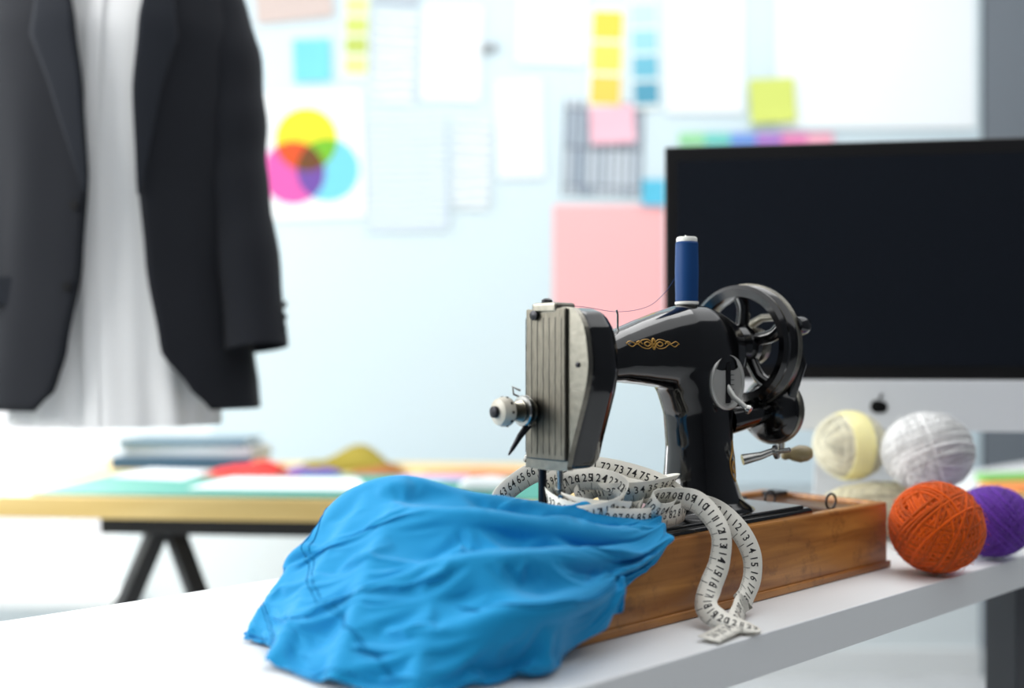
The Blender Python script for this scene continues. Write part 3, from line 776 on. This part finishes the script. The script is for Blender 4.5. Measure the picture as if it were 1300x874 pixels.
C=[(.09,-.055,.028,0,.0,1),(.115,-.064,.036,.1,-.4,1),(.148,-.080,.032,.5,-.8,.4),(.176,-.100,.008,1,-.5,0),(.192,-.110,-.022,1,-.5,0),(.190,-.114,-.048,1,-.4,-.2),(.170,-.120,-.066,.9,-.1,-.4),(.140,-.132,-.076,.4,.5,.7),(.10,-.155,-.082,.5,.9,.2),(.04,-.165,-.0855,0,1,.1)]
ribbon(C,5)
D=[(-.03,.02,.026,0,.2,1),(-.02,-.03,.028,-.2,0,1),(.02,-.055,.036,-.1,-.3,1),(.055,-.040,.050,.2,-.4,1),(.06,-.005,.060,.3,.2,1),(.03,.018,.058,0,.4,1),(-.005,.0,.044,-.3,.1,1),(.0,-.035,.036,-.2,-.2,1),(.04,-.062,.032,0,-.4,1)]
ribbon(D,112)
E=[(.15,.02,.024,0,.2,1),(.10,.03,.036,0,.3,1),(.06,.0,.044,-.3,.3,1),(.075,-.045,.050,-.2,-.5,1),(.12,-.055,.056,.3,-.6,.9),(.15,-.02,.050,.5,-.1,1),(.13,.015,.036,.3,.4,1),(.09,.0,.026,0,.4,1)]
ribbon(E,24)
tp=empty('measuring_tape',(0,0,0))
ob=mesh('tape_band',tapeV,tapeF,M_tape,tp,True,recalc=False)
md=ob.modifiers.new('s','SOLIDIFY');md.thickness=.0007;md.offset=0
mesh('tape_markings',inkV,inkF,M_ink,tp,False,recalc=False)

# ------------------------------------------------------------------ yarn
def yarn(name,c,rx,rl,col,seed,groups=9,per=8,sr=.0024,skein=False,rz=0,band=None,core=.90):
    rnd=random.Random(seed); e=empty(name,c,rz); sets=[[],[],[]]
    mats=[mat(name+'_fibre_%d'%(i+1),tuple(v*f for v in col),.95,spec=.05,bump=.8,bscale=1100,sheen=.2,var=.12) for i,f in enumerate((1.0,.92,.83))]
    gap_shade=mat(name+'_shaded_core',tuple(v*.55 for v in col),.95,spec=.0)  # core colour darkened to paint shade into the gaps between strands
    ex=1.0 if not skein else .75
    for g in range(groups):
        if skein: ax=Vector((rnd.uniform(-.3,.3),rnd.uniform(-1,1),rnd.uniform(-1,1))).normalized()
        else: ax=Vector((rnd.gauss(0,1),rnd.gauss(0,1),rnd.gauss(0,.8))).normalized()
        O,x,y,z=frame_mat((0,0,0),ax)
        off0=rnd.uniform(-.35,.35)
        base=.94+.06*g/groups
        for k in range(per):
            h=off0+(k-(per-1)/2)*sr*2.4/rx+rnd.uniform(-.010,.010); h=max(-.95,min(.95,h)); rr=math.sqrt(max(.01,1-h*h)); lift=base+rnd.uniform(-.010,.010)
            tl=rnd.uniform(-.05,.05); p1=rnd.uniform(0,6); am=rnd.uniform(.004,.014)
            pts=[]
            for i in range(52):
                a=2*math.pi*i/52
                p=(x*math.cos(a)+y*math.sin(a))*rr+z*(h+tl*math.sin(a)+am*math.sin(3*a+p1))
                p.x=math.copysign(abs(p.x)**ex,p.x)
                pts.append(Vector((p.x*(rl-sr),p.y*(rx-sr),p.z*(rx-sr)))*lift)
            sets[rnd.randrange(3)].append(tubegeo(pts,sr*rnd.uniform(.88,1.08),6,True))
    for k in range(260):
        d=Vector((rnd.gauss(0,1),rnd.gauss(0,1),rnd.gauss(0,1))).normalized(); tdir=d.orthogonal().normalized()
        tdir.rotate(Matrix.Rotation(rnd.uniform(0,6),3,d))
        b0=Vector((math.copysign(abs(d.x)**ex,d.x)*rl,d.y*rx,d.z*rx))*.985
        L=rnd.uniform(.006,.016)
        sets[0].append(tubegeo([b0,b0+tdir*L*.5+d*.0028,b0+tdir*L+d*rnd.uniform(.0005,.0045)],.00024,3))
    for i in range(3):
        V,F=join_geo(sets[i]); mesh('strands_%d'%(i+1),V,F,mats[i],e,True,recalc=False)
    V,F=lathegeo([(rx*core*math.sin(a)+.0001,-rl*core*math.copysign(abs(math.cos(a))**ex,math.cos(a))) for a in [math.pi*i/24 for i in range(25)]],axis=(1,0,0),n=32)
    mesh('core',V,F,gap_shade,e,True)
    if band:
        h0,h1,bc=band
        lathe('paper_band',[(.001+rx*math.sqrt(max(.05,1-(abs(h)/rl)**(2/ex))),h) for h in [h0+(h1-h0)*i/8 for i in range(9)]],mat(name+'_band',bc,.6),e,(0,0,0),(1,0,0))
    return e
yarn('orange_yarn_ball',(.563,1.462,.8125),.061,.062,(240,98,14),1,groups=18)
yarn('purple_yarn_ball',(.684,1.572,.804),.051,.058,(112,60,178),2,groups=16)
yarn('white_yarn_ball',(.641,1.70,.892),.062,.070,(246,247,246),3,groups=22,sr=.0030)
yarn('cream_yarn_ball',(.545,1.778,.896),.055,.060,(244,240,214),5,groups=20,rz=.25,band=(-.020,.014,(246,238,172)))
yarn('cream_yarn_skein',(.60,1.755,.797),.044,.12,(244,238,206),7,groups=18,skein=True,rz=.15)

# ------------------------------------------------------------------ lights
w=bpy.data.worlds.new('world'); sc.world=w; w.use_nodes=True
bg=w.node_tree.nodes['Background']; bg.inputs[0].default_value=(.97,.985,1.0,1); bg.inputs[1].default_value=1.27
def area(name,loc,target,size,power,col=(1,1,1),sy=None):
    l=bpy.data.lights.new(name,'AREA'); l.size=size; l.energy=power; l.color=col
    if sy: l.shape='RECTANGLE'; l.size_y=sy
    o=bpy.data.objects.new(name,l); sc.collection.objects.link(o); o.location=loc
    o.rotation_euler=(Vector(target)-Vector(loc)).to_track_quat('-Z','Y').to_euler(); return o
area('left_fill_light',(-2.2,1.3,1.9),(0.2,1.5,1.0),1.6,68,(1,.99,.97),1.4)  # added side fill; the left wall behind it has no window
area('window_daylight_back',(-1.77,3.4,1.5),(-.3,1.2,.9),.9,42,(1,1,1.0),1.9)
area('overhead_fill_light',(.6,2.2,2.75),(.4,2.6,0),1.4,20,(1,1,1))  # added soft fill from above
print('done')
